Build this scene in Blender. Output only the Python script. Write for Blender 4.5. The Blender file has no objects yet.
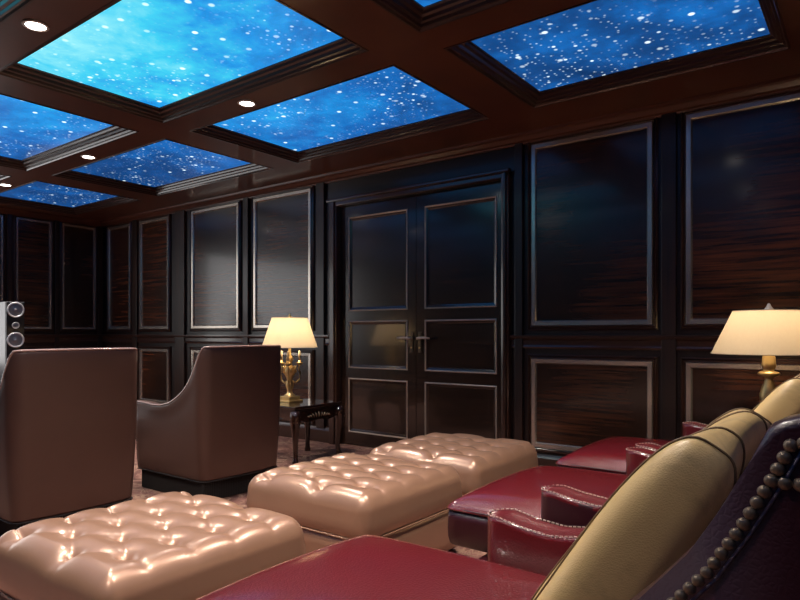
import bpy, bmesh, math, random
from mathutils import Vector, Matrix

random.seed(7)
scene = bpy.context.scene
COL = scene.collection
PI = math.pi

# ------------------------------------------------------------------ camera
cam_d = bpy.data.cameras.new('camera')
cam = bpy.data.objects.new('camera', cam_d)
COL.objects.link(cam)
cam.location = (0.0, 0.0, 1.1)
cam.rotation_euler = (PI / 2, 0, math.radians(37.0))
cam_d.sensor_width = 36.0
cam_d.lens = 630.0 / 800.0 * 36.0
cam_d.shift_y = 34.0 / 800.0
cam_d.clip_start = 0.02
scene.camera = cam

# ------------------------------------------------------------------ world / exposure
w = bpy.data.worlds.new('world')
scene.world = w
w.use_nodes = True
w.node_tree.nodes['Background'].inputs[0].default_value = (0.01, 0.012, 0.02, 1)
w.node_tree.nodes['Background'].inputs[1].default_value = 0.3
scene.view_settings.view_transform = 'Standard'
scene.view_settings.look = 'None'
scene.view_settings.gamma = 1.0
scene.view_settings.use_curve_mapping = False
scene.view_settings.exposure = 0.0

DOWNLIGHT_W = 210.0          # each recessed ceiling spot
SCREEN_EMIT = 2.9           # lit projection screen
STAR_EMIT = 1.0             # backlit star ceiling
LAMP_W = 7.0               # bulb inside each table lamp

# ------------------------------------------------------------------ material helpers
MATS = {}


class NT:
    def __init__(self, name):
        self.m = bpy.data.materials.new(name)
        self.m.use_nodes = True
        self.t = self.m.node_tree
        self.b = self.t.nodes['Principled BSDF']
        self.out = self.t.nodes['Material Output']
        MATS[name] = self.m

    def n(self, kind, **kw):
        nd = self.t.nodes.new(kind)
        for k, v in kw.items():
            setattr(nd, k, v)
        return nd

    def l(self, a, b):
        self.t.links.new(a, b)

    def setp(self, **kw):
        for k, v in kw.items():
            self.b.inputs[k.replace('_', ' ')].default_value = v

    def coords(self, scale=(1, 1, 1), rot=(0, 0, 0)):
        tc = self.n('ShaderNodeTexCoord')
        mp = self.n('ShaderNodeMapping')
        mp.inputs['Scale'].default_value = scale
        mp.inputs['Rotation'].default_value = rot
        self.l(tc.outputs['Object'], mp.inputs['Vector'])
        return mp.outputs['Vector']

    def noise(self, vec, scale, detail=4, rough=.55, dist=0.0):
        nd = self.n('ShaderNodeTexNoise')
        nd.inputs['Scale'].default_value = scale
        nd.inputs['Detail'].default_value = detail
        nd.inputs['Roughness'].default_value = rough
        nd.inputs['Distortion'].default_value = dist
        self.l(vec, nd.inputs['Vector'])
        return nd.outputs['Fac']

    def ramp(self, fac, stops, interp='LINEAR'):
        nd = self.n('ShaderNodeValToRGB')
        cr = nd.color_ramp
        cr.interpolation = interp
        while len(cr.elements) < len(stops):
            cr.elements.new(0.5)
        for e, (p, c) in zip(cr.elements, stops):
            e.position = p
            e.color = (c[0], c[1], c[2], 1) if not isinstance(c, (int, float)) else (c, c, c, 1)
        self.l(fac, nd.inputs['Fac'])
        return nd.outputs['Color']

    def math(self, op, a, b=None, clamp=False):
        nd = self.n('ShaderNodeMath', operation=op, use_clamp=clamp)
        for i, v in enumerate((a, b)):
            if v is None:
                continue
            if isinstance(v, (int, float)):
                nd.inputs[i].default_value = v
            else:
                self.l(v, nd.inputs[i])
        return nd.outputs[0]

    def mix(self, fac, a, b, mode='MIX'):
        nd = self.n('ShaderNodeMix', data_type='RGBA', blend_type=mode)
        for sock, v in ((nd.inputs[0], fac), (nd.inputs[6], a), (nd.inputs[7], b)):
            if isinstance(v, (int, float)):
                sock.default_value = v
            elif isinstance(v, tuple):
                sock.default_value = (v[0], v[1], v[2], 1)
            else:
                self.l(v, sock)
        return nd.outputs[2]

    def bump(self, h, strength, dist):
        nd = self.n('ShaderNodeBump')
        nd.inputs['Strength'].default_value = strength
        nd.inputs['Distance'].default_value = dist
        self.l(h, nd.inputs['Height'])
        self.l(nd.outputs['Normal'], self.b.inputs['Normal'])

    def color(self, c):
        self.l(c, self.b.inputs['Base Color'])


def wood(name, dark, mid, bright, rough=.28, coat=.6, zs=38.0, hs=1.3, axis='z', figure=1.0):
    """Dark streaked veneer. axis = direction across the grain."""
    m = NT(name)
    s = {'z': (hs, hs, zs), 'x': (zs, hs, hs), 'y': (hs, zs, hs)}[axis]
    v = m.coords(s)
    n1 = m.noise(v, 1.0, 6, .62, .35)
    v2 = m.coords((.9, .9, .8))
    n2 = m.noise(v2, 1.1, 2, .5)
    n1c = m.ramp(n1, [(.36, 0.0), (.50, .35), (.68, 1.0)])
    n2c = m.ramp(n2, [(.40, 0.08), (.60, 1.0)])  # broad zones of figure; on the wall panels they also paint warm light
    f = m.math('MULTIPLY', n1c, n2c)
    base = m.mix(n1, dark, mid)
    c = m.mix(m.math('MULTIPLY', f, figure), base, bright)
    m.color(c)
    m.setp(Roughness=rough, Coat_Weight=coat, Coat_Roughness=.12)
    m.bump(n1, .08, .002)
    return m.m


def leather(name, col, col2, rough, coat, cell=120.0, bump=.25, coat_rough=.2, metallic=0.0, wrinkle=0.0, coat_ior=1.5, patina=None):
    m = NT(name)
    v = m.coords()
    vor = m.n('ShaderNodeTexVoronoi', feature='DISTANCE_TO_EDGE')
    vor.inputs['Scale'].default_value = cell
    m.l(v, vor.inputs['Vector'])
    e = m.ramp(vor.outputs['Distance'], [(0.0, 0.0), (.25, 1.0)])
    n = m.noise(v, 6.0, 3, .5)
    c = m.mix(n, col, col2)
    if patina:
        pn = m.ramp(m.noise(v, 7.5, 5, .62, .8), [(.52, 0.0), (.75, .6)])
        c = m.mix(pn, c, patina)
    m.color(c)
    h = e
    if wrinkle:
        n3 = m.noise(v, 9.0, 3, .6, 1.2)
        h = m.math('ADD', m.math('MULTIPLY', e, .35), m.math('MULTIPLY', n3, wrinkle))
    m.setp(Roughness=rough, Coat_Weight=coat, Coat_Roughness=coat_rough, Metallic=metallic, Coat_IOR=coat_ior)
    m.bump(h, bump, .003)
    return m.m


def plain(name, col, rough=.5, metallic=0.0, coat=0.0, vary=.15, scale=8.0, emit=None, es=0.0):
    m = NT(name)
    v = m.coords()
    n = m.noise(v, scale, 4, .6)
    c2 = tuple(x * (1 - vary) for x in col)
    m.color(m.mix(n, col, c2))
    m.setp(Roughness=rough, Metallic=metallic, Coat_Weight=coat)
    if emit:
        m.b.inputs['Emission Color'].default_value = (*emit, 1)
        m.b.inputs['Emission Strength'].default_value = es
    return m.m


wood('panel_veneer', (.008, .0042, .0035), (.024, .011, .007), (.155, .047, .018), .27, .42, zs=34.0)  # bright tone is red-brown streaking and painted warm light together
wood('stile_wood', (.006, .0034, .0036), (.013, .0065, .006), (.034, .014, .009), .40, .22, zs=26.0, figure=.6)
wood('pilaster_wood', (.006, .0032, .003), (.018, .008, .0055), (.070, .024, .012), .42, .15, zs=30.0, axis='x', figure=.8)
wood('door_veneer', (.008, .0045, .0036), (.018, .009, .0065), (.05, .021, .011), .25, .8, zs=40.0)
wood('beam_wood', (.062, .017, .009), (.105, .030, .015), (.15, .046, .022), .42, .15, zs=24.0, figure=.5)
wood('molding_wood', (.026, .010, .007), (.050, .020, .013), (.080, .032, .020), .28, .6, zs=24.0, figure=.4)
wood('table_wood', (.012, .004, .0028), (.03, .010, .006), (.06, .022, .012), .20, .9, zs=14.0, figure=.6)
plain('champagne_frame', (.60, .53, .455), .27, .8, .1, .12, 5.0)
plain('door_bead', (.55, .44, .36), .36, .4, .2, .2, 6.0)
plain('brass', (.80, .58, .26), .34, .8, 0, .3, 18.0)
plain('dark_brass', (.16, .12, .08), .40, .7, 0, .35, 20.0)
plain('carving_gilt', (.42, .30, .20), .38, .7, 0, .5, 40.0)
plain('black_wood', (.010, .008, .007), .4, 0, .3)
plain('thread', (.62, .48, .42), .6, 0, 0, .2, 30.0)
plain('nail_bronze', (.36, .265, .18), .40, .5, 0, .35, 60.0)
plain('speaker_silver', (.11, .112, .12), .42, .2, .1, .1, 4.0)
plain('speaker_black', (.012, .012, .014), .35, 0, .3)
plain('driver_rim', (.75, .76, .78), .3, .3)
plain('driver_cone', (.26, .27, .29), .38, .3)
plain('white_trim', (.8, .78, .74), .5)
plain('candle_ivory', (.75, .62, .42), .5)
plain('fringe_black', (.012, .009, .009), .75, 0, 0, .5, 40.0)
plain('screen_border', (.008, .008, .009), .7)
plain('piping_purple', (.16, .13, .17), .4, 0, .3)
plain('cream_piping', (.20, .12, .055), .6)

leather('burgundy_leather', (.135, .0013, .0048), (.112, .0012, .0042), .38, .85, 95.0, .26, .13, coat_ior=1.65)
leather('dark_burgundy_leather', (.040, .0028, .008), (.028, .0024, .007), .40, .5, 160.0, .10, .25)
leather('brown_leather', (.104, .049, .036), (.080, .039, .029), .42, .3, 220.0, .04, .3)
leather('rim_highlight', (.42, .28, .24), (.36, .23, .20), .24, 1.0, 220.0, .02, .15)  # paler than the hide: highlight along the armchair rim put into the colour
leather('bronze_leather', (.44, .25, .162), (.38, .21, .135), .32, .55, 260.0, .03, .22, metallic=.30)
leather('cream_leather', (.86, .60, .255), (.76, .52, .21), .40, .30, 300.0, .25, .3, wrinkle=.9, patina=(.30, .17, .07))

# carpet
m = NT('carpet')
v = m.coords()
vor = m.n('ShaderNodeTexVoronoi')
vor.inputs['Scale'].default_value = 9.0
m.l(v, vor.inputs['Vector'])
n1 = m.noise(v, 4.6, 3, .5, 2.6)
c1 = m.ramp(n1, [(.33, (.05, .022, .016)), (.44, (.16, .065, .045)), (.51, (.46, .30, .20)), (.57, (.20, .07, .055)), (.66, (.38, .24, .17)), (.75, (.08, .04, .03))])
c2 = m.mix(m.math('MULTIPLY', vor.outputs['Distance'], .9), c1, (.20, .085, .07))
m.color(c2)
m.setp(Roughness=.95)
m.bump(m.noise(v, 260.0, 2), .6, .004)

# lamp shade fabric: lit from the bulb inside
m = NT('shade_fabric')
v = m.coords((1, 1, 1))
n1 = m.noise(m.coords((90, 90, 14)), 1.0, 3)
colr = m.mix(n1, (.82, .71, .52), (.76, .64, .46))
tr = m.n('ShaderNodeBsdfTranslucent')
df = m.n('ShaderNodeBsdfDiffuse')
mx = m.n('ShaderNodeMixShader')
mx.inputs[0].default_value = .45
m.l(colr, tr.inputs['Color'])
m.l(colr, df.inputs['Color'])
m.l(df.outputs[0], mx.inputs[1])
m.l(tr.outputs[0], mx.inputs[2])
m.l(mx.outputs[0], m.out.inputs['Surface'])

# downlight lens, screen
plain('lens_glow', (.9, .88, .85), .4, emit=(1.0, .93, .84), es=14.0)
m = NT('screen_picture')
v = m.coords()
sn = m.noise(v, .7, 2, .5)
sc_ = m.ramp(sn, [(.3, (.74, .74, .74)), (.7, (.95, .93, .90))])
m.setp(Roughness=.7)
m.color(sc_)
m.l(sc_, m.b.inputs['Emission Color'])
m.b.inputs['Emission Strength'].default_value = SCREEN_EMIT

# star ceiling print (backlit)
m = NT('star_print')
v = m.coords()
neb = m.noise(v, .95, 6, .62, .5)
neb2 = m.noise(v, 3.6, 6, .65, .3)
sub = m.n('ShaderNodeVectorMath', operation='SUBTRACT')
m.l(v, sub.inputs[0])
sub.inputs[1].default_value = (-3.75, 1.55, 2.82)
ln = m.n('ShaderNodeVectorMath', operation='LENGTH')
m.l(sub.outputs[0], ln.inputs[0])
core = m.ramp(m.math('DIVIDE', ln.outputs['Value'], 3.2), [(0.0, 1.0), (.25, .80), (.5, .42), (.8, .10), (1.0, 0.0)])
f = m.math('ADD', m.math('MULTIPLY', core, .54), m.math('ADD', m.math('MULTIPLY', neb, .55), m.math('MULTIPLY', neb2, .46)))
f = m.math('SUBTRACT', f, .14)
colr = m.ramp(f, [(.18, (.003, .030, .115)), (.36, (.006, .070, .26)), (.50, (.008, .15, .52)), (.66, (.012, .32, .82)), (.82, (.05, .66, .93)), (1.0, (.36, .94, 1.0))])


def stars(scale, thr_lo, thr_hi, keep):
    vo = m.n('ShaderNodeTexVoronoi', voronoi_dimensions='2D')
    vo.inputs['Scale'].default_value = scale
    m.l(v, vo.inputs['Vector'])
    d = m.ramp(vo.outputs['Distance'], [(thr_lo, 1.0), (thr_hi, 0.0)])
    sx = m.n('ShaderNodeSeparateColor')
    m.l(vo.outputs['Color'], sx.inputs[0])
    k = m.math('GREATER_THAN', sx.outputs[0], keep)
    k2 = m.math('MULTIPLY', k, m.math('ADD', m.math('MULTIPLY', sx.outputs[1], .75), .25))
    return m.math('MULTIPLY', d, k2)


clus = m.ramp(m.noise(v, 1.7, 2), [(.42, .12), (.62, 1.0)])
st = m.math('ADD', stars(4.2, .045, .085, .35), m.math('ADD', m.math('MULTIPLY', stars(9.5, .06, .13, .55), clus), m.math('MULTIPLY', m.math('MULTIPLY', stars(24.0, .08, .22, .55), .45), clus)), clamp=True)
colr = m.mix(st, colr, (1.25, 1.5, 1.6))
m.setp(Roughness=.35)
m.b.inputs['Base Color'].default_value = (.01, .02, .05, 1)
m.l(colr, m.b.inputs['Emission Color'])
m.b.inputs['Emission Strength'].default_value = STAR_EMIT

# ------------------------------------------------------------------ mesh helpers


def link(name, me, mat, parent=None, smooth=False):
    if mat:
        me.materials.append(MATS[mat])
    o = bpy.data.objects.new(name, me)
    COL.objects.link(o)
    if parent is not None:
        o.parent = parent
    if smooth:
        me.polygons.foreach_set('use_smooth', [True] * len(me.polygons))
    return o


def from_bm(name, bm, mat, parent=None, smooth=False):
    bmesh.ops.recalc_face_normals(bm, faces=bm.faces[:])
    me = bpy.data.meshes.new(name)
    bm.to_mesh(me)
    bm.free()
    return link(name, me, mat, parent, smooth)


def from_py(name, vs, fs, mat, parent=None, smooth=False, recalc=True):
    me = bpy.data.meshes.new(name)
    me.from_pydata([tuple(p) for p in vs], [], fs)
    if recalc:
        bm = bmesh.new()
        bm.from_mesh(me)
        bmesh.ops.recalc_face_normals(bm, faces=bm.faces[:])
        bm.to_mesh(me)
        bm.free()
    return link(name, me, mat, parent, smooth)


def bm_box(bm, x0, x1, y0, y1, z0, z1, bevel=0.0, seg=2):
    r = bmesh.ops.create_cube(bm, size=1.0)
    vs = r['verts']
    for p in vs:
        p.co = Vector((x0 + (p.co.x + .5) * (x1 - x0), y0 + (p.co.y + .5) * (y1 - y0), z0 + (p.co.z + .5) * (z1 - z0)))
    if bevel > 0:
        es = list({e for p in vs for e in p.link_edges})
        bmesh.ops.bevel(bm, geom=es, offset=bevel, segments=seg, profile=.6, affect='EDGES')


def box(name, x0, x1, y0, y1, z0, z1, mat, parent=None, bevel=0.0, seg=2):
    bm = bmesh.new()
    bm_box(bm, x0, x1, y0, y1, z0, z1, bevel, seg)
    return from_bm(name, bm, mat, parent)


def lathe(name, prof, mat, parent=None, seg=28, center=(0, 0), caps=True):
    """prof: list of (r, z) bottom to top."""
    vs, fs = [], []
    for r, z in prof:
        for k in range(seg):
            a = 2 * PI * k / seg
            vs.append((center[0] + r * math.cos(a), center[1] + r * math.sin(a), z))
    for i in range(len(prof) - 1):
        for k in range(seg):
            k2 = (k + 1) % seg
            fs.append((i * seg + k, i * seg + k2, (i + 1) * seg + k2, (i + 1) * seg + k))
    if caps:
        fs.append(tuple(range(seg)))
        fs.append(tuple((len(prof) - 1) * seg + k for k in range(seg)))
    return from_py(name, vs, fs, mat, parent, smooth=True)


def tube_geo(pts, rad, seg=8, closed=False):
    """rad: float or list."""
    pts = [Vector(p) for p in pts]
    n = len(pts)
    vs, fs = [], []
    up = Vector((0.123, 0.31, 1.0)).normalized()
    for i, p in enumerate(pts):
        if closed:
            t = pts[(i + 1) % n] - pts[i - 1]
        else:
            t = pts[min(i + 1, n - 1)] - pts[max(i - 1, 0)]
        t.normalize()
        a = t.cross(up)
        if a.length < 1e-4:
            a = t.cross(Vector((1, 0, 0)))
        a.normalize()
        b = t.cross(a)
        r = rad[i] if isinstance(rad, (list, tuple)) else rad
        for k in range(seg):
            an = 2 * PI * k / seg
            vs.append(p + a * (r * math.cos(an)) + b * (r * math.sin(an)))
    for i in range(n if closed else n - 1):
        j = (i + 1) % n
        for k in range(seg):
            k2 = (k + 1) % seg
            fs.append((i * seg + k, i * seg + k2, j * seg + k2, j * seg + k))
    if not closed:
        fs.append(tuple(range(seg)))
        fs.append(tuple((n - 1) * seg + k for k in range(seg)))
    return vs, fs


def tube(name, pts, rad, mat, parent=None, seg=8, closed=False):
    vs, fs = tube_geo(pts, rad, seg, closed)
    return from_py(name, vs, fs, mat, parent, smooth=True)


def prism(name, outline, axis, lo, hi, mat, parent=None, bevel=0.0, seg=2, smooth=False):
    """outline in the plane perpendicular to axis ('y': list of (x,z); 'x': (y,z); 'z': (x,y))."""
    bm = bmesh.new()

    def mk(a, b, c):
        return {'y': (a, c, b), 'x': (c, a, b), 'z': (a, b, c)}[axis]
    v0 = [bm.verts.new(mk(a, b, lo)) for a, b in outline]
    v1 = [bm.verts.new(mk(a, b, hi)) for a, b in outline]
    f0 = bm.faces.new(v0)
    f1 = bm.faces.new(v1)
    n = len(outline)
    for i in range(n):
        bm.faces.new((v0[i], v0[(i + 1) % n], v1[(i + 1) % n], v1[i]))
    if bevel > 0:
        es = list(f0.edges) + list(f1.edges)
        bmesh.ops.bevel(bm, geom=es, offset=bevel, segments=seg, profile=.5, affect='EDGES')
    return from_bm(name, bm, mat, parent, smooth)


def rect_ring(name, plane, pos, a0, a1, b0, b1, wid, prof, mat, parent=None):
    """Mitred rectangular moulding. plane 'y' (a=x,b=z) 'x' (a=y,b=z) or 'z' (a=x,b=y).
    prof: list of (t in 0..1 from outer edge to inner edge, offset along the plane normal added to pos)."""
    vs, fs = [], []
    for t, h in prof:
        d = wid * t
        for a, b in ((a0 + d, b0 + d), (a1 - d, b0 + d), (a1 - d, b1 - d), (a0 + d, b1 - d)):
            c = pos + h
            vs.append({'y': (a, c, b), 'x': (c, a, b), 'z': (a, b, c)}[plane])
    n = len(prof)
    for i in range(n - 1):
        for k in range(4):
            k2 = (k + 1) % 4
            fs.append((i * 4 + k, i * 4 + k2, (i + 1) * 4 + k2, (i + 1) * 4 + k))
    for k in range(4):
        k2 = (k + 1) % 4
        fs.append(((n - 1) * 4 + k, (n - 1) * 4 + k2, k2, k))
    return from_py(name, vs, fs, mat, parent)


def thing(name, label, cat, loc=(0, 0, 0), rotz=0.0, group=None):
    o = bpy.data.objects.new(name, None)
    o.empty_display_size = .1
    COL.objects.link(o)
    o.location = loc
    o.rotation_euler = (0, 0, rotz)
    o['label'] = label
    o['category'] = cat
    if group:
        o['group'] = group
    return o


def struct(o, label=None):
    o['kind'] = 'structure'
    if label:
        o['label'] = label
    return o


def copy_thing(root, loc, label, rotz=None):
    r = root.copy()
    COL.objects.link(r)
    r.location = loc
    if rotz is not None:
        r.rotation_euler = (0, 0, rotz)
    r['label'] = label
    for ch in list(root.children):
        c = ch.copy()
        COL.objects.link(c)
        c.parent = r
        for g in list(ch.children):
            d = g.copy()
            COL.objects.link(d)
            d.parent = c
    return r


# ================================================================== THE ROOM
WY = 4.67          # door wall
WX = -8.87         # screen wall
RX = 2.1           # wall behind the recliners
NY = -3.3          # near side wall
BZ = 2.70          # underside of ceiling beams
TOPZ = 3.0

fl = struct(box('floor', WX - .1, RX + .1, NY - .1, WY + .2, -.1, 0, 'carpet'), 'patterned brown and beige carpet floor')

# ---- door wall, with an opening for the double doors
DX0, DX1, DZ = -4.27, -2.45, 2.37
bm = bmesh.new()
bm_box(bm, WX, DX0, WY, WY + .16, 0, TOPZ)
bm_box(bm, DX1, RX, WY, WY + .16, 0, TOPZ)
bm_box(bm, DX0, DX1, WY, WY + .16, DZ, TOPZ)
wall_r = struct(from_bm('wall_right', bm, 'stile_wood'), 'dark streaked wood panelled wall with double doors')


def wall_panel(wall, plane, pos, sgn, a0, a1, b0, b1, fw=.042):
    """Board, champagne frame and a thin dark outer moulding. sgn: direction into the room."""
    def bx(nm, aa0, aa1, bb0, bb1, d, mat):
        p0, p1 = sorted((pos + .0005 * sgn, pos + sgn * d))
        if plane == 'y':
            return box(nm, aa0, aa1, p0, p1, bb0, bb1, mat, wall)
        return box(nm, p0, p1, aa0, aa1, bb0, bb1, mat, wall)
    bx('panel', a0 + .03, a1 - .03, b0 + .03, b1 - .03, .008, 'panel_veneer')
    rect_ring('panel_frame', plane, pos, a0, a1, b0, b1, fw,
              [(0, sgn * .002), (0, sgn * .021), (.10, sgn * .026), (.78, sgn * .025), (.90, sgn * .018), (1.0, sgn * .010), (1.0, sgn * .002)],
              'champagne_frame', wall)
    rect_ring('panel_molding', plane, pos, a0 - .034, a1 + .034, b0 - .034, b1 + .034, .032,
              [(0, sgn * .001), (0, sgn * .016), (.3, sgn * .024), (.55, sgn * .012), (.8, sgn * .018), (1.0, sgn * .014), (1.0, sgn * .001)],
              'molding_wood', wall)


UP = (1.165, 2.61)
LO = (.20, .905)
R_PANELS = [(-8.70, -8.12), (-7.88, -7.21), (-6.72, -5.82), (-5.56, -4.66), (-2.19, -1.26), (-1.04, -.10), (.12, 1.05)]
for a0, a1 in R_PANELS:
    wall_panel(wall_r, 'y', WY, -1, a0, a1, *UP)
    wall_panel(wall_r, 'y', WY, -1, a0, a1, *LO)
# pilaster strips between the panels
for a, hw in ((-8.0, .055), (-6.96, .10), (-5.69, .045), (-4.52, .055), (-2.30, .035), (-1.15, .05), (.01, .05)):
    box('pilaster', a - hw, a + hw, WY - .03, WY + .001, .14, 2.645, 'pilaster_wood', wall_r, .006)


def rail_profile(name, x0, x1, mat='molding_wood'):
    return prism(name, [(WY + .001, .985), (WY - .018, .985), (WY - .024, 1.00), (WY - .016, 1.012), (WY - .016, 1.05), (WY - .030, 1.062),
                        (WY - .042, 1.075), (WY - .042, 1.09), (WY + .001, 1.095)], 'x', x0, x1, mat)


t1 = struct(rail_profile('trim_1', WX, DX0 - .12), 'glossy chair rail left of the double doors')
t2 = struct(rail_profile('trim_2', DX1 + .08, RX), 'glossy chair rail right of the double doors')

for i, (x0, x1) in enumerate(((WX, DX0 - .12), (DX1 + .09, RX))):
    b = prism('baseboard_right' if i == 0 else 'baseboard_right_end',
              [(WY + .001, 0), (WY - .028, 0), (WY - .028, .12), (WY - .02, .135), (WY - .014, .15), (WY + .001, .155)], 'x', x0, x1, 'molding_wood')
    struct(b, ('dark baseboard along the wall left of the doors', 'dark baseboard along the wall right of the doors')[i])

# crown under the perimeter beam
cr = struct(prism('trim_3', [(WY + .001, 2.63), (WY - .02, 2.63), (WY - .026, 2.642), (WY - .05, 2.648), (WY - .075, 2.672), (WY - .095, 2.68), (WY - .10, 2.701), (WY + .001, 2.701)],
                  'x', WX, RX, 'beam_wood'), 'crown moulding along the top of the door wall')

# ---- door casing
bm = bmesh.new()
for x0, x1 in ((DX0 - .11, DX0 - .005), (DX1 + .002, DX1 + .075)):
    bm_box(bm, x0, x1, WY - .05, WY + .10, 0, DZ + .065, .012)
    bm_box(bm, x0 + .02, x1 - .02, WY - .066, WY - .04, 0, DZ + .05, .008)
bm_box(bm, DX0 - .11, DX1 + .075, WY - .05, WY + .10, DZ + .002, DZ + .065, .012)
bm_box(bm, DX0 - .125, DX1 + .09, WY - .078, WY - .03, DZ + .045, DZ + .078, .010)
struct(from_bm('trim_4', bm, 'molding_wood'), 'dark moulded casing around the double doors')


def door_leaf(name, x0, x1, px0, px1, hx, hdir, label):
    e = struct(bpy.data.objects.new(name, None), label)
    COL.objects.link(e)
    yf = WY + .02
    zs = [(.135, .66), (.77, 1.222), (1.333, 2.25)]
    # stiles and rails
    for nm, a0, a1, b0, b1 in (('stile', x0, px0, .01, DZ - .005), ('stile', px1, x1, .01, DZ - .005),
                               ('rail', px0, px1, .01, zs[0][0]), ('rail', px0, px1, zs[0][1], zs[1][0]),
                               ('rail', px0, px1, zs[1][1], zs[2][0]), ('rail', px0, px1, zs[2][1], DZ - .005)):
        box(nm, a0, a1, yf, yf + .045, b0, b1, 'door_veneer', e)
    for b0, b1 in zs:
        box('panel', px0 + .002, px1 - .002, yf + .012, yf + .03, b0 + .002, b1 - .002, 'door_veneer', e)
        rect_ring('bead', 'y', yf, px0 - .006, px1 + .006, b0 - .006, b1 + .006, .0135,
                  [(0, .003), (0, -.006), (.5, -.010), (1, -.004), (1, .012)], 'door_bead', e)
        rect_ring('panel_molding', 'y', yf, px0 + .0075, px1 - .0075, b0 + .0075, b1 - .0075, .022,
                  [(0, .012), (0, .000), (.5, .004), (1, .009), (1, .0125)], 'door_veneer', e)
    # lever handle with long plate
    h = box('handle', hx - .016, hx + .016, yf - .010, yf - .0005, .93, 1.12, 'dark_brass', e, .004)
    vs, fs = tube_geo([(hx, yf - .004, 1.06), (hx, yf - .045, 1.06), (hx + hdir * .02, yf - .055, 1.062), (hx + hdir * .065, yf - .055, 1.066), (hx + hdir * .135, yf - .052, 1.062)],
                      [.014, .014, .014, .012, .009], 8)
    from_py('lever', vs, fs, 'door_bead', h, True)
    k = lathe('keyhole', [(.009, 0), (.009, .006), (.004, .007)], 'brass', h, 12)
    k.rotation_euler = (PI / 2, 0, 0)
    k.location = (hx, yf - .010, .975)
    return e


door_leaf('door_1', DX0 + .003, -3.352, -4.165, -3.45, -3.395, -1, 'left leaf of the dark double doors with three beaded panels')
door_leaf('door_2', -3.346, DX1 - .003, -3.245, -2.525, -3.303, 1, 'right leaf of the dark double doors with three beaded panels')
struct(box('wall_hallway', DX0 - .2, DX1 + .2, WY + .165, WY + .2, 0, TOPZ, 'black_wood'), 'dark backing behind the double doors')

# ---- screen wall
wall_l = struct(box('wall_left', WX - .15, WX, NY, WY + .16, 0, TOPZ, 'stile_wood'), 'dark wood panelled wall at the far end')
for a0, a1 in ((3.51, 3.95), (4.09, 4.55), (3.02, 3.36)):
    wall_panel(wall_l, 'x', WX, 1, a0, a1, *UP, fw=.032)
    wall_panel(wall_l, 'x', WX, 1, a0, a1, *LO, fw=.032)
for a, hw in ((3.435, .03), (4.02, .03), (4.615, .03)):
    box('pilaster', WX - .001, WX + .03, a - hw, a + hw, .14, 2.645, 'pilaster_wood', wall_l, .006)
struct(prism('trim_5', [(WX - .001, .985), (WX + .018, .985), (WX + .024, 1.0), (WX + .016, 1.012), (WX + .016, 1.05), (WX + .04, 1.075), (WX + .04, 1.09), (WX - .001, 1.095)],
             'y', 2.98, WY, 'molding_wood'), 'chair rail on the far end wall')
struct(prism('baseboard_left', [(WX - .001, 0), (WX + .028, 0), (WX + .028, .12), (WX + .014, .15), (WX - .001, .155)], 'y', NY, WY, 'molding_wood'),
       'dark baseboard of the far end wall')
struct(prism('trim_6', [(WX - .001, 2.63), (WX + .02, 2.63), (WX + .05, 2.648), (WX + .095, 2.68), (WX + .10, 2.701), (WX - .001, 2.701)], 'y', NY, WY, 'beam_wood'),
       'crown moulding along the far end wall')

struct(box('wall_rear', RX, RX + .1, NY, WY + .16, 0, TOPZ, 'stile_wood'), 'dark wood wall behind the recliners')
struct(box('wall_near', WX, RX, NY - .1, NY, 0, TOPZ, 'stile_wood'), 'dark wood wall on the near side')

# ---- projection screen on the end wall (it is mirrored in the lacquered panels)
scr = thing('projection_screen', 'wide lit projection screen on the far end wall facing the armchairs', 'screen', (WX + .002, 1.30, 0))
box('screen_fabric', .006, .03, -1.60, 1.60, .72, 2.42, 'screen_picture', scr)
rect_ring('screen_frame', 'x', 0, -1.66, 1.66, .66, 2.48, .065, [(0, .0), (0, .05), (.8, .05), (1, .034), (1, .0)], 'screen_border', scr)

# ---- coffered ceiling
ceil = struct(box('ceiling', WX - .1, RX + .1, NY - .1, WY + .16, 2.93, 3.02, 'beam_wood'), 'coffered ceiling of dark beams and backlit star panels')
XS = [(-8.55, -6.985), (-6.64, -4.645), (-4.31, -2.28), (-1.93, -.375), (-.03, 1.55)]
YS = [(2.965, 4.135), (1.585, 2.735), (.205, 1.355), (-1.175, -.025), (-2.7, -1.405)]
xe = [WX] + [c for p in XS for c in p] + [RX]
ye = [NY] + [c for p in reversed(YS) for c in p] + [WY]
for i in range(0, len(xe), 2):
    box('beam', xe[i], xe[i + 1], NY, WY, BZ, 2.93, 'beam_wood', ceil)
for i in range(0, len(ye), 2):
    for x0, x1 in XS:
        box('beam', x0, x1, ye[i], ye[i + 1], BZ, 2.93, 'beam_wood', ceil)
for x0, x1 in XS:
    for y0, y1 in YS:
        rect_ring('coffer_molding', 'z', BZ, x0, x1, y0, y1, .09,
                  [(0, -.001), (0, -.004), (.12, -.004), (.20, .006), (.32, .008), (.38, .022), (.56, .026), (.62, .042), (.80, .048), (.86, .062), (1.0, .066), (1.0, .085), (0, .085)],
                  'molding_wood', ceil)
        box('star_panel', x0 + .085, x1 - .085, y0 + .085, y1 - .085, BZ + .072, BZ + .09, 'star_print', ceil)

# ---- recessed downlights in the beams, plus unseen ones added for light


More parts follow.
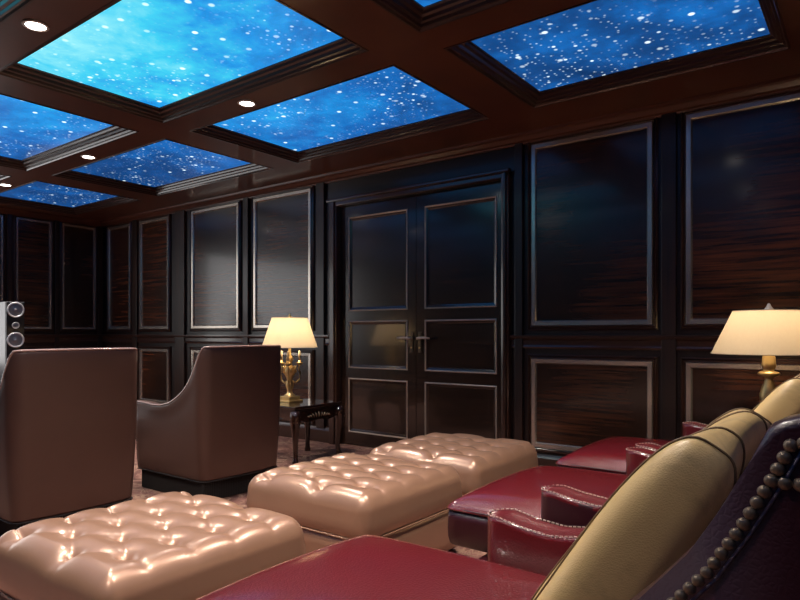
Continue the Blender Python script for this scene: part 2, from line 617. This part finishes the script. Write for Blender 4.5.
def downlight(x, y, label, watts=DOWNLIGHT_W):
    t = thing('downlight', label, 'downlight', (x, y, BZ), 0, 'recessed ceiling downlights')
    lathe('trim_ring', [(.047, -.001), (.062, -.001), (.064, -.005), (.058, -.009), (.050, -.009), (.047, -.005)], 'white_trim', t, 24, caps=False)
    lathe('lens', [(.049, -.006), (.049, -.002)], 'lens_glow', t, 24)
    ld = bpy.data.lights.new('downlight_lamp', 'SPOT')
    ld.energy = watts
    ld.color = (1.0, .87, .75)
    ld.spot_size = math.radians(112)
    ld.spot_blend = .85
    ld.shadow_soft_size = .07
    lo = bpy.data.objects.new('downlight_lamp', ld)
    COL.objects.link(lo)
    lo.parent = t
    lo.location = (0, 0, -.015)
    return t


downlight(-3.47, 2.845, 'round downlight in the beam between the cyan coffer and the one by the doors')
downlight(-5.66, 2.845, 'small round downlight left of the middle coffer corner')
downlight(-7.43, 2.845, 'smallest downlight at the far end of the ceiling beam')
downlight(-3.47, 1.47, 'large round downlight at the top left beside the brightest cyan coffer')
downlight(-1.03, 2.845, 'unseen round downlight added for light in the ceiling beam above the middle recliner')  # out of view, added to light the recliners
downlight(-1.15, 1.47, 'unseen round downlight added for light in the ceiling beam above the nearest recliner')  # out of view, added for light on recliner and ottomans
downlight(-2.105, 1.02, 'unseen round downlight added to light the nearest pillow from the cross beam above the nearest ottoman')  # not seen; put in to light the pillow from the left
downlight(-1.15, .09, 'unseen dimmed downlight added to light the near side of the recliners', 75.0)  # weak unseen lamp, added so the wing and nailheads catch light
downlight(-5.66, 1.47, 'unseen round downlight added for light in the ceiling beam before the left armchair')  # also unseen, added for light

# ================================================================== FURNITURE


def rr_map(a, b, hx, hy, r):
    """square [-1,1]^2 -> rounded rectangle; returns (x, y, distance to boundary)."""
    x, y = a * hx, b * hy
    qx, qy = abs(x) - (hx - r), abs(y) - (hy - r)
    if qx > 0 and qy > 0:
        L = math.hypot(qx, qy)
        mq = max(qx, qy)
        k = mq / L
        x = math.copysign(hx - r + qx * k, x)
        y = math.copysign(hy - r + qy * k, y)
        d = r - mq
    else:
        d = min(hx - abs(x), hy - abs(y))
    return x, y, max(d, 0.0)


def cushion(name, hx, hy, r, z_edge, edge_r, height_fn, z_bot, mat, parent, N=40, center=(0, 0), bulge=.0, low_r=.02):
    """Rounded cushion: top height field falling to z_edge over a quarter round of edge_r, then sides down to z_bot."""
    vs, fs = [], []

    def dist(t):     # cluster samples at the border
        s = 2 * t - 1
        return math.copysign(1 - (1 - abs(s)) ** 1.6, s)
    M = N + 1
    for j in range(M):
        for i in range(M):
            x, y, d = rr_map(dist(i / N), dist(j / N), hx, hy, r)
            top = height_fn(x, y, d)
            if d < edge_r:
                k = 1 - d / edge_r
                q = math.sqrt(max(0, 1 - k * k))
                z = z_edge + (top - z_edge) * q
            else:
                z = top
            vs.append((center[0] + x, center[1] + y, z))
    for j in range(N):
        for i in range(N):
            a = j * M + i
            fs.append((a, a + 1, a + M + 1, a + M))
    ring = [i for i in range(N)] + [j * M + N for j in range(N)] + [N * M + i for i in range(N, 0, -1)] + [j * M for j in range(N, 0, -1)]
    prev = ring
    H = z_edge - z_bot
    low_r = min(low_r, H * .4)
    levels = [(.25, bulge * .7), (.5, bulge), (.75, bulge * .7), (1 - low_r / H * .5, -low_r * .15), (1.0, -low_r)]
    for t, off in levels:
        cur = []
        for idx in ring:
            x, y, z = vs[idx]
            lx, ly = x - center[0], y - center[1]
            L = math.hypot(lx / hx, ly / hy)
            cur.append(len(vs))
            # push in/out along the local normal approximated radially
            nx = lx / hx ** 2
            ny = ly / hy ** 2
            p = 8
            nx = math.copysign(abs(lx / hx) ** p, lx)
            ny = math.copysign(abs(ly / hy) ** p, ly)
            nl = math.hypot(nx, ny) or 1
            vs.append((x + nx / nl * off, y + ny / nl * off, z_edge - H * t))
        n = len(ring)
        for k in range(n):
            fs.append((prev[k], prev[(k + 1) % n], cur[(k + 1) % n], cur[k]))
        prev = cur
    fs.append(tuple(prev))
    return from_py(name, vs, fs, mat, parent, smooth=True)


# ---- tufted ottomans
PX, PY = .163, .16


def tuft(x, y, d):
    """Diamond button tufting with creases running out to the border."""
    base = .425 + .020 * (1 - (x / .40) ** 6) * (1 - (y / .42) ** 6)
    ox = -.255
    X0, X1 = -.26, .24
    Y0, Y1 = -.33, .33
    cxp, cyp = min(max(x, X0), X1), min(max(y, Y0), Y1)
    u = (cxp - ox) / PX
    vv = cyp / PY
    s = (u + 2 * vv) / 2
    t = (u - 2 * vv) / 2
    ss, tt = abs(math.sin(PI * s)), abs(math.sin(PI * t))
    h = (min(ss, tt) + .0001) ** .45
    # nearest button
    best = 9.0
    i0 = round(u)
    for i in (i0 - 1, i0, i0 + 1):
        off = .5 if i % 2 else 0.0
        j = round(vv - off) + off
        bx_, by_ = ox + i * PX, j * PY
        if X0 - .02 < bx_ < X1 + .02 and Y0 - .02 < by_ < Y1 + .02:
            best = min(best, math.hypot(cxp - bx_, cyp - by_))
    crease = .011 * (1 - h)
    button = .050 * math.exp(-best / .022)
    ex = max(X0 - x, x - X1, Y0 - y, y - Y1, 0.0)
    if ex > 0:      # creases run on to the border, the button wells close
        crease = (.011 + .22 * min(ex, .05)) * (1 - h) * max(0.0, 1 - ex / .17)
        button *= max(0.0, 1 - ex / .055)
    depth = crease + button
    return base - depth


def make_ottoman(y, label):
    t = thing('tufted_ottoman', label, 'ottoman', (-2.045, y, 0), 0, 'tufted ottomans in front of the recliners')
    cushion('tufted_cushion', .385, .395, .06, .345, .075, tuft, .245, 'bronze_leather', t, N=110, bulge=.006, low_r=.012)
    cushion('base', .38, .39, .07, .235, .012, lambda x, y, d: .243, .035, 'bronze_leather', t, N=14, bulge=.0, low_r=.01)
    pts = []
    for k in range(48):
        a = 2 * PI * k / 48
        c, s = math.cos(a), math.sin(a)
        e = .22
        pts.append((.383 * math.copysign(abs(c) ** e, c), .393 * math.copysign(abs(s) ** e, s), .243))
    tube('piping', pts, .005, 'bronze_leather', t, 6, True)
    for sx in (-1, 1):
        for sy in (-1, 1):
            lathe('foot', [(.020, 0), (.026, .012), (.030, .04)], 'black_wood', t, 12, (sx * .31, sy * .33))
    return t


ott = make_ottoman(1.262, 'nearest tufted bronze leather ottoman in the lower left corner')
copy_thing(ott, (-2.045, 2.36, 0), 'middle tufted bronze leather ottoman between the nearest and the farthest one')
copy_thing(ott, (-2.045, 3.26, 0), 'farthest tufted bronze leather ottoman in front of the double doors')

# ---- recliners
WING = [(-.56, .605), (-.47, .625), (-.40, .655), (-.32, .70), (-.25, .76), (-.181, .831), (-.137, .884), (-.110, .929), (-.086, .975), (-.068, 1.014)]
WTOP = [(-.056, 1.027), (-.035, 1.034), (.0, 1.034), (.05, 1.022), (.105, .985)]
WING = [(x - .010, z) for x, z in WING]
WTOP = [(x - .010, z - .006) for x, z in WTOP]


def arm_top(x):
    pts = [(-.885, .588), (-.83, .592), (-.76, .578), (-.68, .570), (-.60, .582), (-.50, .608), (-.40, .65), (-.30, .70)]
    for (xa, za), (xb, zb) in zip(pts, pts[1:]):
        if x <= xb:
            t = (x - xa) / (xb - xa)
            t = max(0, min(1, t))
            return za + (zb - za) * t
    return pts[-1][1]


def make_arm(parent, yc):
    R = .055
    xs = [-.885 + R * (1 - math.cos(PI / 2 * k / 7)) for k in range(8)] + [-.83 + .045 * k for k in range(1, 12)]
    vs, fs = [], []
    ns = 0
    for x in xs:
        q = (-.885 + R - x) / R
        wv = R * math.sqrt(max(0.0, 1 - q * q)) if q > 0 else R
        wv = max(wv, .004)
        zt = arm_top(x)
        e = min(.010, wv * .5)
        bul = 1.0
        sec = [(-wv * .96, .29), (-wv * 1.04, .40), (-wv * 1.04, .50), (-wv, zt - .018), (-wv * .97, zt - .006), (-(wv - e), zt), (-(wv - e) * .6, zt - .004), (0, zt - .006),
               ((wv - e) * .6, zt - .004), ((wv - e), zt), (wv * .97, zt - .006), (wv, zt - .018), (wv * 1.04, .50), (wv * 1.04, .40), (wv * .96, .29)]
        ns = len(sec)
        vs += [(x, yc + a, b) for a, b in sec]
    for i in range(len(xs) - 1):
        for k in range(ns - 1):
            fs.append((i * ns + k, i * ns + k + 1, (i + 1) * ns + k + 1, (i + 1) * ns + k))
        fs.append((i * ns + ns - 1, i * ns, (i + 1) * ns, (i + 1) * ns + ns - 1))
    fs.append(tuple(range(ns)))
    fs.append(tuple((len(xs) - 1) * ns + k for k in range(ns)))
    a = from_py('arm', vs, fs, 'burgundy_leather', parent, True)
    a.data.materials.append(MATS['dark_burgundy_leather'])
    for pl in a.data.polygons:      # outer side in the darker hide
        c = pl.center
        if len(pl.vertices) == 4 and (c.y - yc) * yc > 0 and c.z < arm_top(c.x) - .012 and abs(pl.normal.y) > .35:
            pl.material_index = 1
    # stitching around the top edge
    path = []
    for x in reversed(xs[4:]):
        path.append((x, -1))
    loop = []
    dense = [-.36 - .0025 * k for k in range(int((.885 - .36) / .0025) + 1)]
    for sgn in (-1, 1):
        side = []
        for x in dense:
            q = (-.885 + R - x) / R
            wv = R * math.sqrt(max(0.0, 1 - q * q)) if q > 0 else R
            side.append(Vector((x, yc + sgn * max(wv - .004, .001), arm_top(x) + .001)))
        loop += side if sgn < 0 else side[::-1]
    bm = bmesh.new()
    acc, last = 0.0, loop[0]
    for p in loop[1:]:
        dv = p - last
        acc += dv.length
        if acc > .0125 and dv.length > 1e-6:
            acc = 0
            d = dv.normalized()
            sd = Vector((-d.y, d.x, 0)).normalized() if abs(d.z) < .99 else Vector((1, 0, 0))
            up = d.cross(sd)
            c = [p + d * (i * .0040) + sd * (j * .0014) + up * (k * .0016) for i in (-1, 1) for j in (-1, 1) for k in (-1, 1)]
            vv = [bm.verts.new(q) for q in c]
            for f in ((0, 1, 3, 2), (4, 6, 7, 5), (0, 4, 5, 1), (2, 3, 7, 6), (0, 2, 6, 4), (1, 5, 7, 3)):
                bm.faces.new([vv[i] for i in f])
        last = p
    st_ = from_bm('stitching', bm, 'thread', a)
    st_['kind'] = 'stuff'
    return a


nail_me = None


def nail_mesh():
    global nail_me
    if nail_me is None:
        bm = bmesh.new()
        bmesh.ops.create_uvsphere(bm, u_segments=12, v_segments=8, radius=.0062)
        for p in list(bm.verts):
            p.co.y *= .75
        nail_me = bpy.data.meshes.new('nailhead')
        bm.to_mesh(nail_me)
        bm.free()
        nail_me.materials.append(MATS['nail_bronze'])
        nail_me.polygons.foreach_set('use_smooth', [True] * len(nail_me.polygons))
    return nail_me


def resample(pts, step):
    out = [Vector(pts[0])]
    acc = 0.0
    for a, b in zip(pts, pts[1:]):
        a, b = Vector(a), Vector(b)
        L = (b - a).length
        pos = step - acc
        while pos <= L:
            out.append(a + (b - a) * (pos / L))
            pos += step
        acc = (acc + L) % step if L + acc >= step else acc + L
    return out


def offset_curve(pts, d):
    res = []
    for i, p in enumerate(pts):
        a = Vector(pts[max(i - 1, 0)])
        b = Vector(pts[min(i + 1, len(pts) - 1)])
        t = (b - a).normalized()
        res.append(Vector(p) + Vector((t.y, -t.x)) * d)
    return res


def make_recliner(y, label):
    t = thing('recliner', label, 'recliner', (0, y, 0), 0, 'red leather recliners in a row')
    # base plinth
    bm = bmesh.new()
    bm_box(bm, -1.16, -.02, -.46, .46, .05, .285, .02)
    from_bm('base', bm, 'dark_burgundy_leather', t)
    for sx in (-1.08, -.12):
        for sy in (-.40, .40):
            lathe('foot', [(.022, 0), (.026, .01), (.028, .052)], 'black_wood', t, 12, (sx, sy))

    def crown(x, yy, d):
        ex = max(0.0, 1 - (yy / .385) ** 2)
        fx = max(0.0, 1 - ((x) / .49) ** 4)
        return .464 + .058 * ex ** .4 * fx ** .4
    seat = cushion('seat_cushion', .495, .388, .035, .442, .11, crown, .431, 'burgundy_leather', t, N=44, center=(-.815, 0), bulge=.004, low_r=.004)
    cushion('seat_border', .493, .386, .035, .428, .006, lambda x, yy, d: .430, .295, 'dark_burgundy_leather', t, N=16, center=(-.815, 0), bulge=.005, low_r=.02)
    pts = []
    for k in range(60):
        a = 2 * PI * k / 60
        c, s = math.cos(a), math.sin(a)
        e = .16
        pts.append((-.815 + .495 * math.copysign(abs(c) ** e, c), .388 * math.copysign(abs(s) ** e, s), .440))
    tube('piping', pts, .0045, 'dark_burgundy_leather', seat, 6, True)
    for yc in (-.445, .445):
        make_arm(t, yc)
    # reclined back between the wings
    bm = bmesh.new()
    bm_box(bm, -.17, 0.0, -.43, .43, -.14, .655, .035, 4)
    ang = math.atan2(.33, .53)
    M = Matrix.Translation((-.385, 0, .47)) @ Matrix.Rotation(ang, 4, 'Y')
    bmesh.ops.transform(bm, matrix=Matrix.Translation((.17, 0, 0)), verts=bm.verts[:])
    bmesh.ops.transform(bm, matrix=M, verts=bm.verts[:])
    from_bm('backrest', bm, 'dark_burgundy_leather', t, True)
    # wings: side panels sweeping from the arm up to the top of the back
    for sgn in (-1, 1):
        lo, hi = sorted((sgn * .438, sgn * .500))
        out = [(-.56, .29)] + WING + WTOP + [(.125, .95), (.05, .60), (.02, .27)]
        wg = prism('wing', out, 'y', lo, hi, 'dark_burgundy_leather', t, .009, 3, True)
        yo = sgn * .5005
        row = resample([q for q in offset_curve(WING + WTOP, .0225)], .0122)
        for p in row:
            o = bpy.data.objects.new('nailhead', nail_mesh())
            COL.objects.link(o)
            o.parent = wg
            o.location = (p.x, yo, p.y)
        mid = resample([(-.077, .966), (-.02, .966), (.03, .955), (.10, .93)], .0122)
        for p in mid[1:]:
            o = bpy.data.objects.new('nailhead', nail_mesh())
            COL.objects.link(o)
            o.parent = wg
            o.location = (p.x, yo, p.y)
        pc = offset_curve(WING, .0315)
        tube('piping', [(p.x, yo, p.y) for p in pc], .0016, 'piping_purple', wg, 6)
    return t


rec = make_recliner(1.16, 'nearest red leather recliner with nailhead trim on its wing, at the lower right')
copy_thing(rec, (0, 2.41, 0), 'middle red leather recliner between the nearest and the farthest one')
copy_thing(rec, (0, 3.437, 0), 'farthest red leather recliner beside the panelled wall')

# ---- back pillows
PB = Vector((-.375, 0, .478))
ANG = math.atan2(.33, .53)
PD = Vector((math.sin(ANG), 0, math.cos(ANG)))
PN = Vector((-math.cos(ANG), 0, math.sin(ANG)))
PHY = .215
CAP = .178


def pillow_sec(y, th, grow=0.0):
    e = min(1.0, abs(y) / CAP)
    T = .120 + .016 * (1 - e ** 2.4)
    S = .238 + .016 * (1 - e ** 2)
    cap = max(0.0, (abs(y) - CAP) / (PHY - CAP))
    k = math.sqrt(max(0.0, 1 - cap ** 2.0))
    S *= .45 + .55 * k
    T *= .30 + .70 * k
    c, s = math.cos(th), math.sin(th)
    ex = .92 - .34 * e ** 2
    tp = .24 - .14 * e ** 2
    ps = math.copysign(abs(c) ** ex, c) * (S + grow)
    pn = (.5 + .5 * math.copysign(abs(s) ** ex, s)) * T * (1 - tp * c) + math.copysign(grow, s) * abs(s)
    back = .060 * (1 - k) * .6
    p = PB + PD * (.296 + ps) + PN * (.013 + pn + back)
    return Vector((p.x, y, p.z))


def make_pillow(y, label):
    t = thing('back_pillow', label, 'pillow', (0, y, 0), 0, 'cream leather pillows on the recliners')
    half = [PHY - .0003, PHY - .002, .209, .204, .197, .188, CAP, .17, .16, .13, .10, .07, .035]
    ys = [-q for q in half] + [0.0] + half[::-1]
    SEG = 56
    vs, fs = [], []
    for yy in ys:
        for k in range(SEG):
            vs.append(pillow_sec(yy, 2 * PI * k / SEG))
    for i in range(len(ys) - 1):
        for k in range(SEG):
            k2 = (k + 1) % SEG
            fs.append((i * SEG + k, i * SEG + k2, (i + 1) * SEG + k2, (i + 1) * SEG + k))
    fs.append(tuple(range(SEG)))
    fs.append(tuple((len(ys) - 1) * SEG + k for k in range(SEG)))
    body = from_py('pillow_body', vs, fs, 'cream_leather', t, True)
    for yy in (-CAP, -.105, .105, CAP):
        tube('piping', [pillow_sec(yy, 2 * PI * k / 72, .001) for k in range(72)], .0016, 'cream_piping', t, 6, True)
    return t


pil = make_pillow(.992, 'large cream leather pillow on the nearest recliner')
copy_thing(pil, (0, 2.242, 0), 'cream leather pillow on the middle recliner, partly behind the largest pillow')
copy_thing(pil, (0, 3.269, 0), 'cream leather pillow on the farthest recliner in front of the lamp stem')

# ---- armchairs seen from behind (local: back at x=0, facing -x)


def chair_path(n_side=22, n_c=8, n_back=14, depth=.80, half=.356, r=.085):
    """U-shaped plan path from the front of one arm round the back to the other; returns (x, y, run from the back)."""
    pts = []
    for k in range(n_side):
        x = -depth + (depth - r) * k / n_side
        pts.append((x, -half))
    for k in range(n_c + 1):
        a = -PI / 2 + PI / 2 * k / n_c
        pts.append((-r + r * math.cos(a), -half + r + r * math.sin(a)))
    for k in range(1, n_back):
        yb = -half + r + (2 * half - 2 * r) * k / n_back
        pts.append((0.018 * (1 - (yb / (half - r)) ** 2), yb))
    for k in range(n_c + 1):
        a = PI / 2 * k / n_c
        pts.append((-r + r * math.cos(a), half - r + r * math.sin(a)))
    for k in range(1, n_side + 1):
        x = -r - (depth - r) * k / n_side
        pts.append((x, half))
    return pts


def chair_top(x):
    pts = [(0.02, 1.02), (-.03, 1.015), (-.055, .95), (-.08, .895), (-.14, .80), (-.20, .735), (-.28, .682), (-.38, .635), (-.48, .615), (-.58, .612), (-.68, .622), (-.80, .622)]
    for (xa, za), (xb, zb) in zip(pts, pts[1:]):
        if x >= xb:
            t = (xa - x) / (xa - xb)
            t = max(0, min(1, t))
            return za + (zb - za) * t
    return pts[-1][1]


def make_chair(loc, label):
    t = thing('armchair', label, 'armchair', loc, 0, 'brown leather armchairs seen from behind')
    path = [Vector((p[0], p[1])) for p in chair_path()]
    n = len(path)
    th = .085
    zb = .135
    vs, fs = [], []
    secn = 0
    for i, p in enumerate(path):
        a = path[max(i - 1, 0)]
        b = path[min(i + 1, n - 1)]
        tg = (b - a).normalized()
        inn = Vector((-tg.y, tg.x))
        zt = chair_top(p.x)
        Hh = zt - zb
        sec = []
        for f in (0.0, .02, .25, .5, .75, .9):
            z = zb + Hh * f
            taper = .030 * (1 - (z - zb) / .86)
            bulge = .010 * math.sin(PI * f)
            o = taper - bulge + (.008 if f == 0 else 0)
            sec.append((o, z))
        sec += [(.000, zt - .022), (.004, zt - .007), (.013, zt), (th * .5, zt + .004), (th - .013, zt - .002), (th - .003, zt - .010), (th, zt - .03), (th + .01, zt - Hh * .4), (th + .01, zb + .02)]
        secn = len(sec)
        for o, z in sec:
            q = p + inn * o
            vs.append((q.x, q.y, z))
    for i in range(n - 1):
        for k in range(secn):
            k2 = (k + 1) % secn
            fs.append((i * secn + k, i * secn + k2, (i + 1) * secn + k2, (i + 1) * secn + k))
    fs.append(tuple(range(secn)))
    fs.append(tuple((n - 1) * secn + k for k in range(secn)))
    shell = from_py('shell', vs, fs, 'brown_leather', t, True)
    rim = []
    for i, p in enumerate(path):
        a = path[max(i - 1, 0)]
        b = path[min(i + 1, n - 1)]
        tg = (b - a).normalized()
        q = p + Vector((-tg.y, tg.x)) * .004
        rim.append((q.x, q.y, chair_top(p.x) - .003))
    tube('piping', rim, .0065, 'rim_highlight', shell, 8)  # pale tube paints the highlight along the top edge
    low = []
    for i, p in enumerate(path):
        a = path[max(i - 1, 0)]
        b = path[min(i + 1, n - 1)]
        tg = (b - a).normalized()
        q = p + Vector((-tg.y, tg.x)) * .028
        low.append((q.x, q.y, zb + .002))
    tube('piping', low, .0045, 'fringe_black', shell, 6)

    def top(x, y, d):
        return .43 + .03 * (1 - (x / .38) ** 2) * (1 - (y / .28) ** 2)
    cushion('seat_cushion', .36, .255, .05, .37, .06, top, .25, 'brown_leather', t, N=20, center=(-.46, 0), bulge=.008)
    box('seat_deck', -.79, -.10, -.26, .26, .137, .255, 'brown_leather', t, .01)
    # bullion fringe skirt: a corrugated band
    vs, fs = [], []
    per = []
    for (x0, y0), (x1, y1) in (((-.77, -.315), (-.05, -.315)), ((-.05, -.315), (-.05, .315)), ((-.05, .315), (-.77, .315)), ((-.77, .315), (-.77, -.315))):
        L = math.hypot(x1 - x0, y1 - y0)
        m_ = int(L / .007)
        for k in range(m_):
            f = k / m_
            nx, ny = (y1 - y0) / L, -(x1 - x0) / L
            o = .004 * (1 if k % 2 else -1)
            per.append((x0 + (x1 - x0) * f + nx * o, y0 + (y1 - y0) * f + ny * o))
    for z in (.140, .08, .006):
        for x, y in per:
            vs.append((x, y, z))
    P = len(per)
    for l_ in range(2):
        for k in range(P):
            k2 = (k + 1) % P
            fs.append((l_ * P + k, l_ * P + k2, (l_ + 1) * P + k2, (l_ + 1) * P + k))
    fr = from_py('fringe', vs, fs, 'fringe_black', t, False)
    fr['kind'] = 'stuff'
    for sx in (-.72, -.09):
        for sy in (-.275, .275):
            lathe('leg', [(.016, 0), (.020, .02), (.017, .06), (.026, .11), (.028, .138)], 'table_wood', t, 14, (sx, sy))
    return t


ch = make_chair((-3.43, 1.69, 0), 'brown leather armchair at the left edge beside the loudspeaker')
copy_thing(ch, (-3.43, 2.81, 0), 'brown leather armchair next to the carved table and candelabra lamp')

# ---- carved side tables


def make_table(loc, label, hx=.22, hy=.29, h=.49):
    t = thing('side_table', label, 'side table', loc, 0, 'dark carved side tables')
    bm = bmesh.new()
    bm_box(bm, -hx, hx, -hy, hy, h - .028, h, .008)
    bm_box(bm, -hx + .015, hx - .015, -hy + .015, hy - .015, h - .042, h - .027, .004)
    from_bm('tabletop', bm, 'table_wood', t)
    ax, ay = hx - .024, hy - .026
    for s in (-1, 1):
        n = 12
        out = [(-ay, h - .042)] + [(ay, h - .042)]
        low = [(ay - 2 * ay * k / n, h - .125 + .012 * math.cos(2 * PI * k / n * 2) * .6 - .012 * math.sin(PI * k / n)) for k in range(n + 1)]
        ap = prism('apron', out + low, 'x', s * ax - .010, s * ax + .010, 'table_wood', t)
        # carved acanthus spray
        for k in range(-4, 5):
            L = .070 - .007 * abs(k)
            a = k * .33
            p0 = Vector((s * (ax + .013), k * .027, h - .112 + abs(k) * .003))
            p1 = p0 + Vector((0, math.sin(a) * L * .7, math.cos(a) * L * .75))
            pm = (p0 + p1) / 2 + Vector((s * .006, math.sin(a) * .004, 0))
            tube('carving', [p0, pm, p1], [.004, .0085, .002], 'carving_gilt', ap, 6)
    for s in (-1, 1):
        n = 12
        low = [(ax - 2 * ax * k / n, h - .110 + .013 * math.cos(2 * PI * k / n * 2)) for k in range(n + 1)]
        prism('apron', [(-ax, h - .042), (ax, h - .042)] + low, 'y', s * ay - .010, s * ay + .010, 'table_wood', t)
    for sx in (-1, 1):
        for sy in (-1, 1):
            pts, rad = [], []
            for z, o, r in ((h - .042, 0, .030), (h - .075, .006, .036), (h - .115, .012, .037), (h - .17, .010, .030), (h - .25, .002, .022), (h - .33, -.006, .018),
                            (.09, -.008, .016), (.045, -.002, .017), (.022, .006, .023), (.0, .008, .020)):
                pts.append((sx * (ax + o * .7), sy * (ay + o * .7), z))
                rad.append(r * 1.3)
            lg = tube('leg', pts, rad, 'table_wood', t, 10)
            for k in (-1, 0, 1):
                d = Vector((sx, sy, 0)).normalized()
                side = Vector((-d.y, d.x, 0))
                c = Vector((sx * (ax + .008), sy * (ay + .008), h - .09)) + d * .034 + side * (k * .014)
                tube('carving', [c, c + d * .004 + Vector((0, 0, -.035)), c - d * .010 - side * (k * .006) + Vector((0, 0, -.095))], [.004, .007, .002], 'carving_gilt', lg, 6)
    return t


TB1 = (-4.07, 3.95, 0)
make_table(TB1, 'dark carved side table with cabriole legs beside the right armchair')
make_table((-4.55, 2.25, 0), 'small carved side table in the gap between the two armchairs', .17, .16, .47)


def lamp_light(parent, z, col=(1.0, .76, .50), watts=LAMP_W):
    ld = bpy.data.lights.new('bulb', 'POINT')
    ld.energy = watts
    ld.color = col
    ld.shadow_soft_size = .04
    lo = bpy.data.objects.new('bulb', ld)
    COL.objects.link(lo)
    lo.parent = parent
    lo.location = (0, 0, z)


def shade(parent, z0, z1, r0, r1):
    sh = lathe('shade', [(r0, z0), (r0 - .004, z0 + .006)] + [(r0 + (r1 - r0) * f, z0 + (z1 - z0) * f) for f in (.15, .35, .55, .75, .95)] + [(r1, z1)], 'shade_fabric', parent, 48, caps=False)
    for r, z in ((r0, z0), (r1, z1)):
        tube('hem', [(r * math.cos(2 * PI * k / 48), r * math.sin(2 * PI * k / 48), z) for k in range(48)], .003, 'candle_ivory', sh, 6, True)
    # spider that carries the shade
    for k in range(3):
        a = 2 * PI * k / 3
        tube('spider_arm', [(0, 0, z1 - .012), (r1 * math.cos(a), r1 * math.sin(a), z1 - .004)], .002, 'brass', sh, 6)
    return sh


# candelabra lamp on the carved table (local z from the table top)
l1 = thing('candelabra_lamp', 'brass candelabra table lamp with pale shade on the carved table', 'lamp', (-4.215, 3.94, .49))
bm = bmesh.new()
bm_box(bm, -.085, .085, -.085, .085, 0, .018, .005)
bm_box(bm, -.066, .066, -.066, .066, .018, .052, .006)
from_bm('base', bm, 'brass', l1)
lathe('stem', [(.050, .050), (.048, .062), (.026, .075), (.022, .10), (.034, .135), (.038, .16), (.024, .19), (.030, .215), (.046, .245), (.050, .28), (.040, .31), (.022, .335), (.020, .36), (.034, .38),
               (.030, .40), (.014, .42), (.012, .50), (.006, .745)], 'brass', l1, 20)
for k, a in enumerate((-.9, 1.2, 3.3)):
    d = Vector((math.cos(a), math.sin(a), 0))
    br = tube('branch', [d * .02 + Vector((0, 0, .19)), d * .055 + Vector((0, 0, .165)), d * .09 + Vector((0, 0, .19)), d * .105 + Vector((0, 0, .25)), d * .085 + Vector((0, 0, .30)), d * .095 + Vector((0, 0, .335))],
              [.007, .008, .008, .007, .006, .008], 'brass', l1, 8)
    c = d * .095
    lathe('candle_cup', [(.008, .325), (.030, .342), (.032, .352), (.015, .354), (.014, .370)], 'brass', br, 16, (c.x, c.y))
    lathe('candle', [(.011, .37), (.011, .455), (.004, .46)], 'candle_ivory', br, 12, (c.x, c.y))
for k in range(6):
    a = 2 * PI * k / 6
    d = Vector((math.cos(a), math.sin(a), 0))
    tube('leaf', [d * .03 + Vector((0, 0, .235)), d * .056 + Vector((0, 0, .27)), d * .050 + Vector((0, 0, .305)), d * .060 + Vector((0, 0, .325))], [.006, .011, .009, .003], 'brass', l1, 6)
shade(l1, .49, .755, .250, .160)
lathe('finial', [(.006, .745), (.012, .758), (.016, .770), (.010, .780), (.005, .800)], 'brass', l1, 14)
lamp_light(l1, .61)

# lamp and pedestal table in the corner behind the farthest recliner
t2_ = thing('pedestal_table', 'small round dark table under the lamp beside the farthest recliner', 'side table', (-.495, 4.245, 0))
lathe('tabletop', [(.0, .515), (.20, .515), (.215, .522), (.215, .538), (.205, .545), (.0, .545)], 'table_wood', t2_, 36, caps=False)
lathe('pedestal', [(.16, 0), (.16, .025), (.10, .045), (.035, .09), (.028, .2), (.045, .30), (.03, .42), (.05, .516)], 'table_wood', t2_, 24)
l2 = thing('table_lamp', 'turned brass table lamp with wide cream shade by the far recliner', 'lamp', (-.495, 4.245, .545))
lathe('base', [(.095, 0), (.098, .012), (.085, .022), (.05, .035), (.035, .05)], 'brass', l2, 28)
lathe('stem', [(.030, .045), (.022, .07), (.030, .10), (.046, .15), (.050, .20), (.036, .25), (.022, .285), (.020, .30), (.052, .312), (.060, .322), (.052, .332), (.026, .340), (.034, .355), (.040, .375),
               (.036, .385), (.034, .42), (.026, .44), (.012, .46), (.006, .70)], 'brass', l2, 24)
shade(l2, .440, .690, .305, .190)
lathe('finial', [(.030, .688), (.026, .700), (.012, .718), (.008, .73), (.004, .735)], 'white_trim', l2, 16)
lamp_light(l2, .56)

# ---- floor standing loudspeaker at the far left
sp = thing('loudspeaker', 'silver floor standing loudspeaker with black front at the far left', 'loudspeaker', (-7.55, 2.985, 0), math.radians(-6))
box('cabinet', -.34, 0, -.093, .093, .03, 1.455, 'speaker_silver', sp, .008)
box('plinth', -.37, .03, -.13, .13, 0, .032, 'speaker_black', sp, .006)
fb = box('front_baffle', -.001, .016, -.088, .088, .05, 1.448, 'speaker_black', sp, .004)


def driver(z, r, nm):
    d = lathe(nm, [(r, .0), (r * 1.02, .010), (r * .94, .014), (r * .82, .012), (r * .80, .006)], 'driver_rim', sp, 28, caps=False)
    c = lathe('cone', [(r * .81, .007), (r * .70, .009), (r * .34, .001), (r * .30, .004), (r * .15, .010), (.001, .012)], 'driver_cone', d, 28, caps=False)
    d.rotation_euler = (0, PI / 2, 0)
    d.location = (.0165, 0, z)


driver(1.365, .084, 'woofer')
driver(1.195, .036, 'tweeter')
driver(1.035, .084, 'woofer')
driver(.80, .084, 'woofer')
driver(.60, .084, 'woofer')
